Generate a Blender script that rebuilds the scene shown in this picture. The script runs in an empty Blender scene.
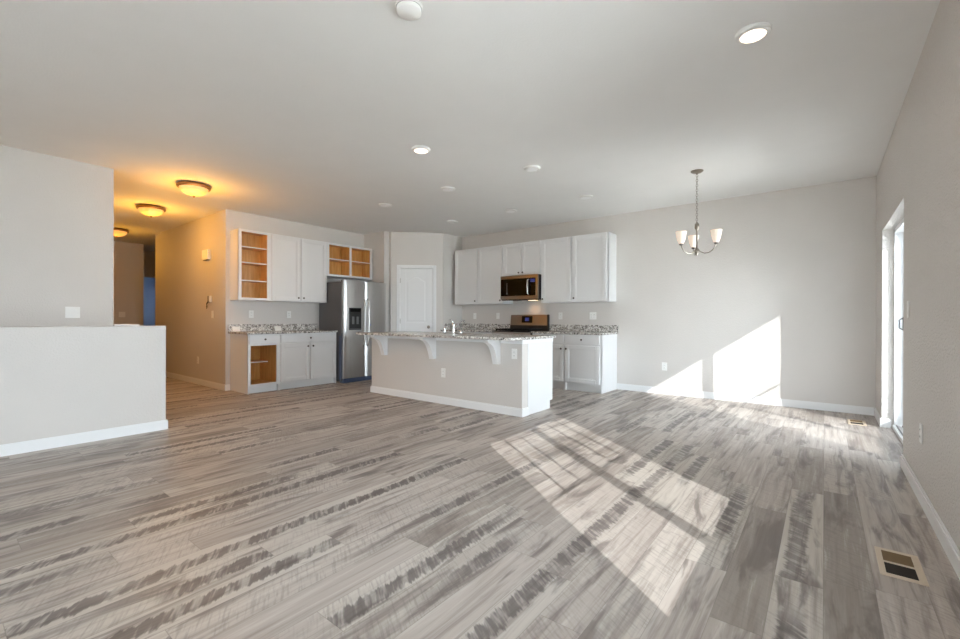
import bpy, bmesh, math, random
from mathutils import Vector, Matrix
random.seed(7)
SC = bpy.context.scene
COL = SC.collection

# ------------------------------------------------------------------ camera, sky, sun, exposure
CAM_H = 1.094
f_px, yaw, pitch, roll = 437.83, math.radians(38.179), math.radians(-0.066), math.radians(0.157)
fw = Vector((-math.sin(yaw), math.cos(yaw), 0)); rt = Vector((math.cos(yaw), math.sin(yaw), 0)); up = Vector((0, 0, 1))
f2 = fw * math.cos(pitch) + up * math.sin(pitch); u2 = up * math.cos(pitch) - fw * math.sin(pitch)
r2 = rt * math.cos(roll) + u2 * math.sin(roll); u3 = u2 * math.cos(roll) - rt * math.sin(roll)
cam_d = bpy.data.cameras.new('camera'); cam = bpy.data.objects.new('camera', cam_d); COL.objects.link(cam)
cam_d.sensor_fit = 'HORIZONTAL'; cam_d.sensor_width = 36.0; cam_d.lens = f_px * 36.0 / 960.0
cam_d.clip_start = 0.02
cam.matrix_world = Matrix(((r2.x, u3.x, -f2.x, 0), (r2.y, u3.y, -f2.y, 0), (r2.z, u3.z, -f2.z, CAM_H), (0, 0, 0, 1)))
SC.camera = cam

SKY_STRENGTH = 18.5
SUN_STRENGTH = 25.0
EXPOSURE = 0.2
w = bpy.data.worlds.new('sky'); SC.world = w; w.use_nodes = True
bg = w.node_tree.nodes['Background']
bg.inputs['Color'].default_value = (0.83, 0.915, 1.0, 1); bg.inputs['Strength'].default_value = SKY_STRENGTH
sun_d = bpy.data.lights.new('sun', 'SUN'); sun = bpy.data.objects.new('sun', sun_d); COL.objects.link(sun)
sun_d.energy = SUN_STRENGTH; sun_d.angle = math.radians(0.15); sun_d.color = (1.0, 0.985, 0.965)
el = math.atan(0.575)
sun_dir = Vector((-0.805 * math.cos(el), 0.594 * math.cos(el), -math.sin(el)))
sun.rotation_euler = sun_dir.to_track_quat('-Z', 'Y').to_euler(); sun.location = (6, -4, 6)


def portal(name, loc, rot, sx, sy):
    """marks a window opening so that the sky is sampled through it"""
    d = bpy.data.lights.new(name, 'AREA'); o = bpy.data.objects.new(name, d); COL.objects.link(o)
    d.shape = 'RECTANGLE'; d.size = sx; d.size_y = sy; d.cycles.is_portal = True
    o.location = loc; o.rotation_euler = rot


portal('window_portal', (0.66, 1.61, 1.40), (0, math.radians(90), 0), 1.6, 1.6)
portal('door_portal', (0.70, 5.30, 1.0), (0, math.radians(90), 0), 2.05, 1.6)
portal('added_rear_portal', (-1.5, -4.78, 1.08), (math.radians(90), 0, 0), 2.25, 2.1)  # for the added rear window
portal('added_side_portal', (0.66, -2.84, 1.40), (0, math.radians(90), 0), 1.6, 1.6)  # for the added side window
portal('added_bedroom_portal', (-14.5, 5.12, 1.5), (math.radians(-90), 0, 0), 0.5, 0.55)  # for the opening of the added bedroom

SC.view_settings.view_transform = 'Standard'; SC.view_settings.look = 'None'
SC.view_settings.gamma = 1.0; SC.view_settings.use_curve_mapping = False
SC.view_settings.exposure = EXPOSURE
SC.cycles.max_bounces = 12; SC.cycles.diffuse_bounces = 8; SC.cycles.glossy_bounces = 4
SC.cycles.transparent_max_bounces = 12; SC.cycles.sample_clamp_indirect = 8.0
SC.cycles.caustics_reflective = False; SC.cycles.caustics_refractive = False


# ------------------------------------------------------------------ materials
def srgb(r, g, b):
    def c(v):
        v /= 255.0
        return v / 12.92 if v <= 0.04045 else ((v + 0.055) / 1.055) ** 2.4
    return (c(r), c(g), c(b), 1.0)


class NT:
    def __init__(self, name):
        self.m = bpy.data.materials.new(name); self.m.use_nodes = True
        self.t = self.m.node_tree; self.b = self.t.nodes['Principled BSDF']

    def n(self, kind, **kw):
        nd = self.t.nodes.new(kind)
        for k, v in kw.items():
            if k.startswith('i_'):
                key = k[2:]
                key = int(key) if key.isdigit() else key
                if hasattr(v, 'is_linked') or isinstance(v, bpy.types.NodeSocket):
                    self.t.links.new(v, nd.inputs[key])
                else:
                    nd.inputs[key].default_value = v
            else:
                setattr(nd, k, v)
        return nd

    def math(self, op, a, b=0.0, c=None, clamp=False):
        nd = self.t.nodes.new('ShaderNodeMath'); nd.operation = op; nd.use_clamp = clamp
        for i, v in enumerate((a, b) if c is None else (a, b, c)):
            if isinstance(v, bpy.types.NodeSocket):
                self.t.links.new(v, nd.inputs[i])
            else:
                nd.inputs[i].default_value = v
        return nd.outputs[0]

    def vec(self, x=0.0, y=0.0, z=0.0):
        nd = self.t.nodes.new('ShaderNodeCombineXYZ')
        for i, v in enumerate((x, y, z)):
            if isinstance(v, bpy.types.NodeSocket):
                self.t.links.new(v, nd.inputs[i])
            else:
                nd.inputs[i].default_value = v
        return nd.outputs[0]

    def noise(self, vec, scale=1.0, detail=2.0, rough=0.5, dist=0.0):
        nd = self.t.nodes.new('ShaderNodeTexNoise')
        self.t.links.new(vec, nd.inputs['Vector'])
        nd.inputs['Scale'].default_value = scale; nd.inputs['Detail'].default_value = detail
        nd.inputs['Roughness'].default_value = rough; nd.inputs['Distortion'].default_value = dist
        return nd.outputs['Fac']

    def smooth(self, v, a, b, lo=0.0, hi=1.0):
        nd = self.t.nodes.new('ShaderNodeMapRange'); nd.interpolation_type = 'SMOOTHSTEP'
        self.t.links.new(v, nd.inputs[0])
        for i, x in zip((1, 2, 3, 4), (a, b, lo, hi)):
            nd.inputs[i].default_value = x
        return nd.outputs[0]

    def mix(self, fac, a, b, blend='MIX'):
        nd = self.t.nodes.new('ShaderNodeMix'); nd.data_type = 'RGBA'; nd.blend_type = blend
        for key, v in ((0, fac), (6, a), (7, b)):
            if isinstance(v, bpy.types.NodeSocket):
                self.t.links.new(v, nd.inputs[key])
            else:
                nd.inputs[key].default_value = v
        return nd.outputs[2]

    def ramp(self, fac, stops):
        nd = self.t.nodes.new('ShaderNodeValToRGB'); self.t.links.new(fac, nd.inputs[0])
        e = nd.color_ramp.elements
        while len(e) < len(stops):
            e.new(0.5)
        for el_, (p, c) in zip(e, stops):
            el_.position = p; el_.color = c
        return nd.outputs[0]

    def bump(self, height, strength=0.2, dist=0.01):
        nd = self.t.nodes.new('ShaderNodeBump'); self.t.links.new(height, nd.inputs['Height'])
        nd.inputs['Strength'].default_value = strength; nd.inputs['Distance'].default_value = dist
        self.t.links.new(nd.outputs[0], self.b.inputs['Normal'])

    def obj(self):
        return self.t.nodes.new('ShaderNodeTexCoord').outputs['Object']

    def set(self, **kw):
        for k, v in kw.items():
            key = k.replace('_', ' ')
            if isinstance(v, bpy.types.NodeSocket):
                self.t.links.new(v, self.b.inputs[key])
            else:
                self.b.inputs[key].default_value = v
        return self


def plain(name, col, rough=0.5, metal=0.0, spec=0.5, bump=None, var=0.03):
    t = NT(name); t.set(Roughness=rough, Metallic=metal)
    t.b.inputs['Specular IOR Level'].default_value = spec
    o = t.obj()
    nz = t.noise(o, 3.0, 3.0)
    dark = tuple(c * (1 - 2 * var) for c in col[:3]) + (1,)
    t.set(Base_Color=t.ramp(nz, [(0.3, dark), (0.7, col)]))
    if bump:
        t.bump(t.noise(o, bump[0], 2.0), bump[1], bump[2])
    return t.m


def emit(name, col, strength, base=(0.9, 0.88, 0.85, 1)):
    t = NT(name); t.set(Base_Color=base, Roughness=0.4)
    t.b.inputs['Emission Color'].default_value = col; t.b.inputs['Emission Strength'].default_value = strength
    return t.m


M = {}
M['wall'] = plain('greige_wall_paint', srgb(209, 204, 199), 0.55, bump=(85, 0.45, 0.006), var=0.01)
M['wall_orange_peel'] = plain('orange_peel_greige_wall_paint', srgb(209, 204, 199), 0.45, bump=(75, 1.0, 0.014), var=0.01)
M['wall_sky_tinted'] = plain('wall_paint_with_sky_tint', srgb(160, 182, 212), 0.6, var=0.01)  # blue daylight is put into this wall colour
M['ceiling'] = plain('white_ceiling_paint', srgb(233, 232, 230), 0.8, bump=(70, 0.25, 0.004), var=0.01)
M['trim'] = plain('white_trim_paint', srgb(231, 231, 231), 0.35, var=0.005)
M['cab'] = plain('white_cabinet_paint', srgb(225, 225, 225), 0.38, var=0.005)
M['plastic'] = plain('white_plastic', srgb(236, 235, 232), 0.35, var=0.005)
M['shadow_slot'] = plain('dark_slot', srgb(70, 68, 66), 0.6)
M['black'] = plain('black_glass', srgb(6, 6, 7), 0.08, 0.0, 0.3)
M['black_matte'] = plain('black_enamel', srgb(18, 18, 19), 0.4)
M['black_satin'] = plain('black_porcelain', srgb(14, 14, 15), 0.6, 0.0, 0.15)
M['iron'] = plain('cast_iron', srgb(18, 18, 19), 0.7, 0.0, 0.2)
M['grey_side'] = plain('grey_painted_steel', srgb(88, 88, 90), 0.45)
M['nickel'] = plain('brushed_nickel', srgb(150, 142, 132), 0.3, 1.0)
M['nickel_dark'] = plain('dark_nickel', srgb(92, 86, 80), 0.35, 1.0)
M['chrome'] = plain('chrome', srgb(225, 225, 225), 0.12, 1.0)
M['bronze'] = plain('antique_nickel', srgb(150, 118, 84), 0.35, 1.0)
M['aluminium'] = plain('door_aluminium', srgb(120, 122, 124), 0.4, 0.6)
M['beige_metal'] = plain('beige_register_enamel', srgb(205, 188, 166), 0.4)
M['louver'] = plain('brown_louver', srgb(120, 96, 66), 0.5)
M['dark_void'] = plain('dark_duct', srgb(38, 30, 24), 0.8)
M['blue_film'] = plain('blue_protective_film', srgb(72, 84, 110), 0.35)
M['blue_sticker'] = plain('blue_sticker', srgb(50, 95, 200), 0.4)
M['paper'] = plain('white_card', srgb(240, 238, 234), 0.6)
M['concrete'] = plain('pale_concrete', srgb(226, 224, 220), 0.85)
M['vinyl'] = plain('white_vinyl', srgb(238, 240, 242), 0.35, var=0.005)


def stainless():
    t = NT('brushed_stainless_steel'); o = t.obj()
    sep = t.n('ShaderNodeSeparateXYZ', i_0=o)
    v = t.vec(t.math('MULTIPLY', sep.outputs[0], 260), t.math('MULTIPLY', sep.outputs[1], 260), t.math('MULTIPLY', sep.outputs[2], 3))
    nz = t.noise(v, 1.0, 3.0)
    t.set(Base_Color=t.ramp(nz, [(0.25, srgb(182, 180, 178)), (0.75, srgb(192, 190, 188))]), Metallic=1.0,
          Roughness=t.smooth(nz, 0.2, 0.8, 0.27, 0.31))
    return t.m


M['steel'] = stainless()
M['steel_dark'] = plain('smoked_stainless_steel', srgb(132, 126, 120), 0.3, 1.0)


def maple():
    t = NT('honey_maple_veneer'); o = t.obj()
    sep = t.n('ShaderNodeSeparateXYZ', i_0=o)
    v = t.vec(t.math('MULTIPLY', sep.outputs[0], 14), t.math('MULTIPLY', sep.outputs[1], 14), t.math('MULTIPLY', sep.outputs[2], 1.6))
    nz = t.noise(v, 2.0, 4.0, 0.6)
    t.set(Base_Color=t.ramp(nz, [(0.25, srgb(196, 142, 72)), (0.55, srgb(216, 164, 92)), (0.8, srgb(226, 180, 112))]), Roughness=0.4)
    return t.m


M['maple'] = maple()


def granite():
    t = NT('speckled_white_granite'); o = t.obj()
    big = t.noise(o, 26.0, 3.0, 0.6, 0.6)
    small = t.noise(o, 75.0, 3.0, 0.65, 0.3)
    black = t.noise(o, 48.0, 2.0, 0.5, 0.8)
    c = t.ramp(big, [(0.34, srgb(120, 114, 108)), (0.46, srgb(186, 180, 174)), (0.56, srgb(226, 222, 216)), (0.75, srgb(236, 234, 230))])
    c = t.mix(t.smooth(small, 0.5, 0.62, 0, 0.55), c, srgb(150, 146, 142))
    c = t.mix(t.smooth(black, 0.57, 0.63, 0, 0.95), c, srgb(38, 36, 36))
    t.set(Base_Color=c, Roughness=0.22)
    return t.m


M['granite'] = granite()


def plank_floor():
    t = NT('weathered_oak_vinyl_planks'); o = t.obj()
    sep = t.n('ShaderNodeSeparateXYZ', i_0=o)
    X, Y = sep.outputs[0], sep.outputs[1]
    W, Lp = 0.165, 1.22
    u = t.math('DIVIDE', X, W)
    col = t.math('FLOOR', u); fu = t.math('FRACT', u)
    r0 = t.n('ShaderNodeTexWhiteNoise', noise_dimensions='1D', i_W=col).outputs['Value']
    v = t.math('ADD', t.math('DIVIDE', Y, Lp), t.math('MULTIPLY', r0, 7.0))
    row = t.math('FLOOR', v); fv = t.math('FRACT', v)
    wn = t.n('ShaderNodeTexWhiteNoise', noise_dimensions='2D', i_Vector=t.vec(col, row, 0.0))
    rnd = wn.outputs['Value']
    csep = t.n('ShaderNodeSeparateColor', i_0=wn.outputs['Color'])
    ra, rb, rc = csep.outputs[0], csep.outputs[1], csep.outputs[2]
    seed = t.math('MULTIPLY', rnd, 50.0)
    # plank tone
    c = t.ramp(rnd, [(0.0, srgb(148, 138, 129)), (0.25, srgb(169, 158, 150)), (0.55, srgb(182, 172, 164)), (0.8, srgb(193, 185, 176)), (1.0, srgb(173, 163, 155))])
    # long grain
    g = t.noise(t.vec(t.math('MULTIPLY', X, 30.0), t.math('MULTIPLY', Y, 1.5), seed), 1.0, 5.0, 0.62, 0.5)
    c = t.mix(t.smooth(g, 0.47, 0.68, 0, 0.60), c, srgb(129, 117, 110))
    c = t.mix(t.smooth(g, 0.30, 0.46, 0.5, 0.0), c, srgb(204, 198, 191))
    # broad weathered clouds inside a plank
    cl = t.noise(t.vec(t.math('MULTIPLY', X, 10.0), t.math('MULTIPLY', Y, 1.7), t.math('ADD', seed, 9.0)), 1.0, 4.0, 0.6, 0.6)
    c = t.mix(t.smooth(cl, 0.50, 0.67, 0, 0.80), c, srgb(109, 99, 94))
    # fine cross hatch of the saw
    fine = t.noise(t.vec(t.math('MULTIPLY', X, 12.0), t.math('ADD', t.math('MULTIPLY', Y, 80.0), t.math('MULTIPLY', X, 45.0)), seed), 1.0, 2.0, 0.5)
    c = t.mix(t.math('MULTIPLY', t.smooth(fine, 0.46, 0.70, 0, 0.34), t.smooth(rb, 0.3, 0.6)), c, srgb(118, 107, 102))
    # rows of dark saw strokes along some planks
    stroke = t.noise(t.vec(t.math('MULTIPLY', X, 5.0), t.math('ADD', t.math('MULTIPLY', Y, 26.0), t.math('MULTIPLY', X, 16.0)), seed), 1.0, 2.5, 0.65)
    edge = t.noise(t.vec(t.math('MULTIPLY', X, 3.0), t.math('ADD', t.math('MULTIPLY', Y, 36.0), t.math('MULTIPLY', X, 20.0)), seed), 1.0, 2.0, 0.7)
    centre = t.math('ADD', 0.36, t.math('MULTIPLY', rc, 0.3))
    dist = t.math('ABSOLUTE', t.math('SUBTRACT', fu, centre))
    half = t.math('ADD', 0.05, t.math('MULTIPLY', edge, 0.46))
    band = t.smooth(t.math('SUBTRACT', half, dist), 0.0, 0.10)
    gate = t.math('MULTIPLY', t.smooth(ra, 0.66, 0.70), t.smooth(t.noise(t.vec(col, t.math('MULTIPLY', Y, 1.1), seed), 1.0, 1.0), 0.38, 0.50))
    m = t.math('MULTIPLY', t.math('MULTIPLY', band, gate), t.smooth(stroke, 0.36, 0.54, 0.35, 0.95))
    c = t.mix(t.math('MULTIPLY', m, 0.85), c, srgb(86, 77, 75))
    # joints
    ju = t.math('MINIMUM', fu, t.math('SUBTRACT', 1.0, fu)); jv = t.math('MINIMUM', fv, t.math('SUBTRACT', 1.0, fv))
    j = t.math('MAXIMUM', t.smooth(ju, 0.0, 0.012, 1, 0), t.smooth(jv, 0.0, 0.0018, 1, 0))
    c = t.mix(t.math('MULTIPLY', j, 0.45), c, srgb(96, 88, 82))
    t.set(Base_Color=c, Roughness=t.smooth(g, 0.3, 0.7, 0.38, 0.48))
    t.b.inputs['Specular IOR Level'].default_value = 0.36
    t.bump(t.math('SUBTRACT', t.math('MULTIPLY', g, 0.3), j), 0.12, 0.003)
    return t.m


M['floor'] = plank_floor()


def glass():
    t = NT('clear_window_glass'); nt = t.t
    out = nt.nodes['Material Output']
    tr = nt.nodes.new('ShaderNodeBsdfTransparent'); tr.inputs[0].default_value = (0.96, 0.98, 0.98, 1)
    gl = nt.nodes.new('ShaderNodeBsdfGlossy'); gl.inputs['Roughness'].default_value = 0.02
    fr = nt.nodes.new('ShaderNodeFresnel'); fr.inputs[0].default_value = 1.45
    mx = nt.nodes.new('ShaderNodeMixShader')
    fac = t.math('MULTIPLY', fr.outputs[0], 0.8)
    nt.links.new(fac, mx.inputs[0]); nt.links.new(tr.outputs[0], mx.inputs[1]); nt.links.new(gl.outputs[0], mx.inputs[2])
    nt.links.new(mx.outputs[0], out.inputs[0])
    nt.nodes.remove(t.b)
    return t.m


M['glass'] = glass()
M['lens_off'] = plain('white_frosted_lens', srgb(250, 250, 249), 0.45)
M['lens_on'] = emit('lit_lens', (1.0, 0.80, 0.62, 1), 2.2)
M['shade_on'] = emit('lit_frosted_glass', (1.0, 0.70, 0.45, 1), 0.36, (0.8, 0.78, 0.74, 1))
M['bulb_on'] = emit('lit_bulb', (1.0, 0.82, 0.62, 1), 6.0)
M['bowl_on'] = emit('lit_alabaster_glass', (1.0, 0.46, 0.10, 1), 0.6, (0.72, 0.52, 0.30, 1))
M['display'] = emit('blue_display', (0.04, 0.12, 0.8, 1), 0.14, (0.01, 0.01, 0.03, 1))
M['mw_lamp'] = emit('lit_cooktop_lamp', (1.0, 0.7, 0.4, 1), 3.0)
M['door_blue'] = M['wall']


# ------------------------------------------------------------------ mesh builder
class MB:
    def __init__(self):
        self.bm = bmesh.new()

    def box(self, x0, x1, y0, y1, z0, z1, bev=0.0, seg=1):
        if x1 < x0: x0, x1 = x1, x0
        if y1 < y0: y0, y1 = y1, y0
        if z1 < z0: z0, z1 = z1, z0
        b = bmesh.new()
        v = [b.verts.new((x, y, z)) for x in (x0, x1) for y in (y0, y1) for z in (z0, z1)]
        for q in ((0, 1, 3, 2), (4, 6, 7, 5), (0, 4, 5, 1), (2, 3, 7, 6), (0, 2, 6, 4), (1, 5, 7, 3)):
            b.faces.new([v[i] for i in q])
        if bev > 0:
            bmesh.ops.bevel(b, geom=list(b.edges), offset=bev, segments=seg, affect='EDGES', profile=0.5)
        self._add(b)
        return self

    def _add(self, b):
        me = bpy.data.meshes.new('tmp'); b.to_mesh(me); b.free()
        self.bm.from_mesh(me); bpy.data.meshes.remove(me)

    def prism(self, pts, axis, a0, a1, bev=0.0):
        """extrude a 2-D outline; axis 'x': pts are (y,z); 'y': (x,z); 'z': (x,y)"""
        b = bmesh.new()
        def P(p, a):
            return {'x': (a, p[0], p[1]), 'y': (p[0], a, p[1]), 'z': (p[0], p[1], a)}[axis]
        lo = [b.verts.new(P(p, a0)) for p in pts]; hi = [b.verts.new(P(p, a1)) for p in pts]
        b.faces.new(lo); b.faces.new(list(reversed(hi)))
        n = len(pts)
        for i in range(n):
            b.faces.new((lo[i], hi[i], hi[(i + 1) % n], lo[(i + 1) % n]))
        bmesh.ops.recalc_face_normals(b, faces=list(b.faces))
        if bev > 0:
            bmesh.ops.bevel(b, geom=list(b.edges), offset=bev, segments=1, affect='EDGES')
        self._add(b)
        return self

    def lathe(self, prof, c=(0, 0, 0), axis='z', seg=24, sgn=1.0):
        """prof: list of (radius, height along axis)"""
        b = bmesh.new(); rings = []
        for r, hh in prof:
            ring = []
            for k in range(seg):
                a = 2 * math.pi * k / seg
                p, q, s = r * math.cos(a), r * math.sin(a), hh * sgn
                if axis == 'z': co = (c[0] + p, c[1] + q, c[2] + s)
                elif axis == 'y': co = (c[0] + p, c[1] + s, c[2] + q)
                else: co = (c[0] + s, c[1] + p, c[2] + q)
                ring.append(b.verts.new(co))
            rings.append(ring)
        for i in range(len(rings) - 1):
            for k in range(seg):
                b.faces.new((rings[i][k], rings[i][(k + 1) % seg], rings[i + 1][(k + 1) % seg], rings[i + 1][k]))
        for ring in (rings[0], rings[-1]):
            b.faces.new(ring)
        bmesh.ops.remove_doubles(b, verts=list(b.verts), dist=1e-5)
        bmesh.ops.recalc_face_normals(b, faces=list(b.faces))
        self._add(b)
        return self

    def tube(self, pts, r, seg=10):
        pts = [Vector(p) for p in pts]; rs = r if isinstance(r, (list, tuple)) else [r] * len(pts)
        b = bmesh.new(); rings = []; ref = None
        for i, p in enumerate(pts):
            d = (pts[min(i + 1, len(pts) - 1)] - pts[max(i - 1, 0)]).normalized()
            if ref is None:
                ref = d.orthogonal().normalized()
            ref = (ref - d * ref.dot(d)).normalized(); o2 = d.cross(ref)
            rings.append([b.verts.new(p + (ref * math.cos(2 * math.pi * k / seg) + o2 * math.sin(2 * math.pi * k / seg)) * rs[i]) for k in range(seg)])
        for i in range(len(rings) - 1):
            for k in range(seg):
                b.faces.new((rings[i][k], rings[i][(k + 1) % seg], rings[i + 1][(k + 1) % seg], rings[i + 1][k]))
        b.faces.new(rings[0]); b.faces.new(rings[-1])
        bmesh.ops.recalc_face_normals(b, faces=list(b.faces))
        self._add(b)
        return self

    def build(self, name, mat, parent=None, smooth=False, loc=(0, 0, 0), rotz=0.0):
        me = bpy.data.meshes.new(name); self.bm.to_mesh(me); self.bm.free()
        me.materials.append(M[mat] if isinstance(mat, str) else mat)
        if smooth:
            for p in me.polygons: p.use_smooth = True
            try: me.set_sharp_from_angle(angle=math.radians(38))
            except Exception: pass
        o = bpy.data.objects.new(name, me); COL.objects.link(o)
        o.location = loc; o.rotation_euler = (0, 0, rotz)
        if parent is not None: o.parent = parent
        return o


def thing(name, label, cat, loc=(0, 0, 0), rotz=0.0, group=None):
    o = bpy.data.objects.new(name, None); COL.objects.link(o)
    o.empty_display_size = 0.05
    o.location = loc; o.rotation_euler = (0, 0, rotz); o['label'] = label; o['category'] = cat
    if group: o['group'] = group
    return o


def struct(name, mb=None, mat=None, loc=(0, 0, 0), rotz=0.0):
    if mb is None:
        o = bpy.data.objects.new(name, None); COL.objects.link(o); o.location = loc; o.rotation_euler = (0, 0, rotz)
    else:
        o = mb.build(name, mat, loc=loc, rotz=rotz)
    o['kind'] = 'structure'
    return o


def dup(root, loc, label=None, rotz=None):
    r = root.copy(); COL.objects.link(r); r.location = loc
    if rotz is not None: r.rotation_euler = (0, 0, rotz)
    if label: r['label'] = label
    for ch in list(root.children):
        c = ch.copy(); COL.objects.link(c); c.parent = r
        for g in list(ch.children):
            d = g.copy(); COL.objects.link(d); d.parent = c
    return r


# ------------------------------------------------------------------ the setting
XR, YB, H = 0.465, 6.735, 2.74
T = 0.15
YREAR = -4.6
struct('floor', MB().box(-16, XR + T, YREAR - T, 6.95, -0.1, 0), 'floor')
struct('ceiling', MB().box(-16, XR + T, YREAR - T, 6.95, H, H + 0.1), 'ceiling')
struct('ground', MB().box(XR + T, 40, -40, 40, -0.45, -0.25).box(-30, XR + T, -40, YREAR - T, -0.45, -0.25), 'concrete')
# right wall with the window (out of frame) and the sliding door
WY0, WY1, WZ0, WZ1 = 0.855, 2.365, 0.64, 2.16
DY0, DY1, DZ1 = 4.525, 6.07, 2.01
VY0, VY1 = WY0 - 4.45, WY1 - 4.45  # opening of a side window added for more light
struct('wall_right', MB().box(XR, XR + T, YREAR - T, VY0, 0, H).box(XR, XR + T, VY1, WY0, 0, H).box(XR, XR + T, VY0, VY1, 0, WZ0).box(XR, XR + T, VY0, VY1, WZ1, H).box(XR, XR + T, WY1, DY0, 0, H).box(XR, XR + T, DY1, YB + 0.2, 0, H)
       .box(XR, XR + T, WY0, WY1, 0, WZ0).box(XR, XR + T, WY0, WY1, WZ1, H).box(XR, XR + T, DY0, DY1, DZ1, H), 'wall_orange_peel')
struct('wall_back', MB().box(-7.22, XR, YB, YB + 0.12, 0, H), 'wall')
struct('wall_kitchen', MB().box(-7.22, -7.1, 2.94, 6.9, 0, H), 'wall')
struct('wall_hall', MB().box(-10.34, -7.1, 2.82, 2.94, 0, H), 'wall')
struct('wall_fridge_stub', MB().box(-7.1, -6.5, 5.345, 5.46, 0, H).box(-6.56, -6.44, 5.46, 5.53, 0, H), 'wall')
D45 = math.radians(45)
# angled pantry wall: local x runs along the wall, local -y faces the room
struct('wall_pantry', MB().box(0.0, 0.165, 0, 0.1, 0, H).box(0.792, 0.976, 0, 0.1, 0, H).box(0.165, 0.792, 0, 0.1, 2.06, H), 'wall', (-6.45, 5.47, 0), D45)
struct('wall_pantry_side', MB().box(-5.86, -5.755, 6.165, YB + 0.1, 0, H), 'wall')
struct('wall_stair', MB().box(-6.295, -6.175, YREAR, 1.30, 0, H), 'wall')
struct('wall_stair_low', MB().box(-6.295, -6.175, 1.30, 1.51, 0, 0.995), 'wall')
struct('trim_1', MB().box(-6.315, -6.155, 1.30, 1.53, 0.995, 1.025, 0.004), 'trim')
struct('wall_half', MB().box(-5.22, -5.10, YREAR, 1.48, 0, 1.02, 0.004), 'wall')
struct('wall_foyer', MB().box(-8.85, -6.295, 0.1, 0.2, 0, H), 'wall')
struct('wall_foyer_side', MB().box(-8.97, -8.85, 0.2, 1.86, 0, H), 'wall')
struct('trim_2', MB().box(-8.85, -8.835, 1.79, 1.865, 0, 2.12, 0.003), 'trim')
struct('wall_hall_left', MB().box(-11.95, -8.97, 1.74, 1.86, 0, H), 'wall')
struct('wall_hall_end', MB().box(-12.05, -11.95, 1.74, 3.04, 0, H).box(-13.2, -12.05, 2.94, 3.04, 0, H), 'wall')
struct('wall_hall_turn', MB().box(-13.2, -10.34, 5.0, 5.1, 0, H).box(-10.34, -10.24, 2.94, 5.0, 0, H), 'wall')
struct('wall_bedroom_door', MB().box(-13.3, -13.2, 2.94, 3.2, 0, H).box(-13.3, -13.2, 3.2, 4.1, 2.11, H).box(-13.3, -13.2, 4.1, 5.1, 0, H), 'wall')
struct('wall_added_bedroom', MB().box(-16.0, -15.9, 2.0, 5.1, 0, H).box(-15.9, -13.3, 2.0, 2.1, 0, H).box(-13.3, -13.2, 2.0, 2.94, 0, H)
       .box(-15.9, -14.72, 5.0, 5.1, 0, H).box(-14.28, -13.2, 5.0, 5.1, 0, H).box(-14.72, -14.28, 5.0, 5.1, 0, 1.25).box(-14.72, -14.28, 5.0, 5.1, 1.75, H), 'wall_sky_tinted')  # room and window opening added to bring bluish daylight to the doorway
# rear wall behind the camera with a wide window added to light the room
RX0, RX1, RZ0, RZ1 = -2.6, -0.4, 0.05, 2.10
struct('wall_rear', MB().box(-6.295, RX0, YREAR - T, YREAR, 0, H).box(RX1, XR, YREAR - T, YREAR, 0, H)
       .box(RX0, RX1, YREAR - T, YREAR, 0, RZ0).box(RX0, RX1, YREAR - T, YREAR, RZ1, H), 'wall')


def base(name, *segs):
    mb = MB()
    for s in segs:
        mb.box(s[0], s[1], s[2], s[3], 0, 0.078, 0.0)
        # stepped top edge
        x0, x1, y0, y1, thin = s[0], s[1], s[2], s[3], s[4]
        if thin == '+x': x1 = x0 + (x1 - x0) * 0.6
        if thin == '-x': x0 = x1 - (x1 - x0) * 0.6
        if thin == '-y': y0 = y1 - (y1 - y0) * 0.6
        if thin == '+y': y1 = y0 + (y1 - y0) * 0.6
        mb.box(x0, x1, y0, y1, 0.078, 0.092)
    return struct(name, mb, 'trim')


B = 0.014
base('baseboard_right', (XR - B, XR, YREAR, DY0, '-x'), (XR - B, XR, DY1, YB, '-x'), (XR - B, XR + 0.07, DY1 - B, DY1, '-y'))
base('baseboard_back', (-2.55, XR - B, YB - B, YB, '-y'))
base('baseboard_hall', (-10.34, -7.1, 2.82 - B, 2.82, '-y'), (-7.1, -7.1 + B, 2.82 - B, 2.88, '+x'))
base('baseboard_half', (-5.10, -5.10 + B, YREAR, 1.48 + B, '+x'), (-5.22, -5.10, 1.48, 1.48 + B, '+y'))
base('baseboard_hall_end', (-11.95, -11.95 + B, 1.86, 3.04, '+x'))
base('baseboard_rear', (RX1, XR - B, YREAR, YREAR + B, '+y'))


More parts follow.
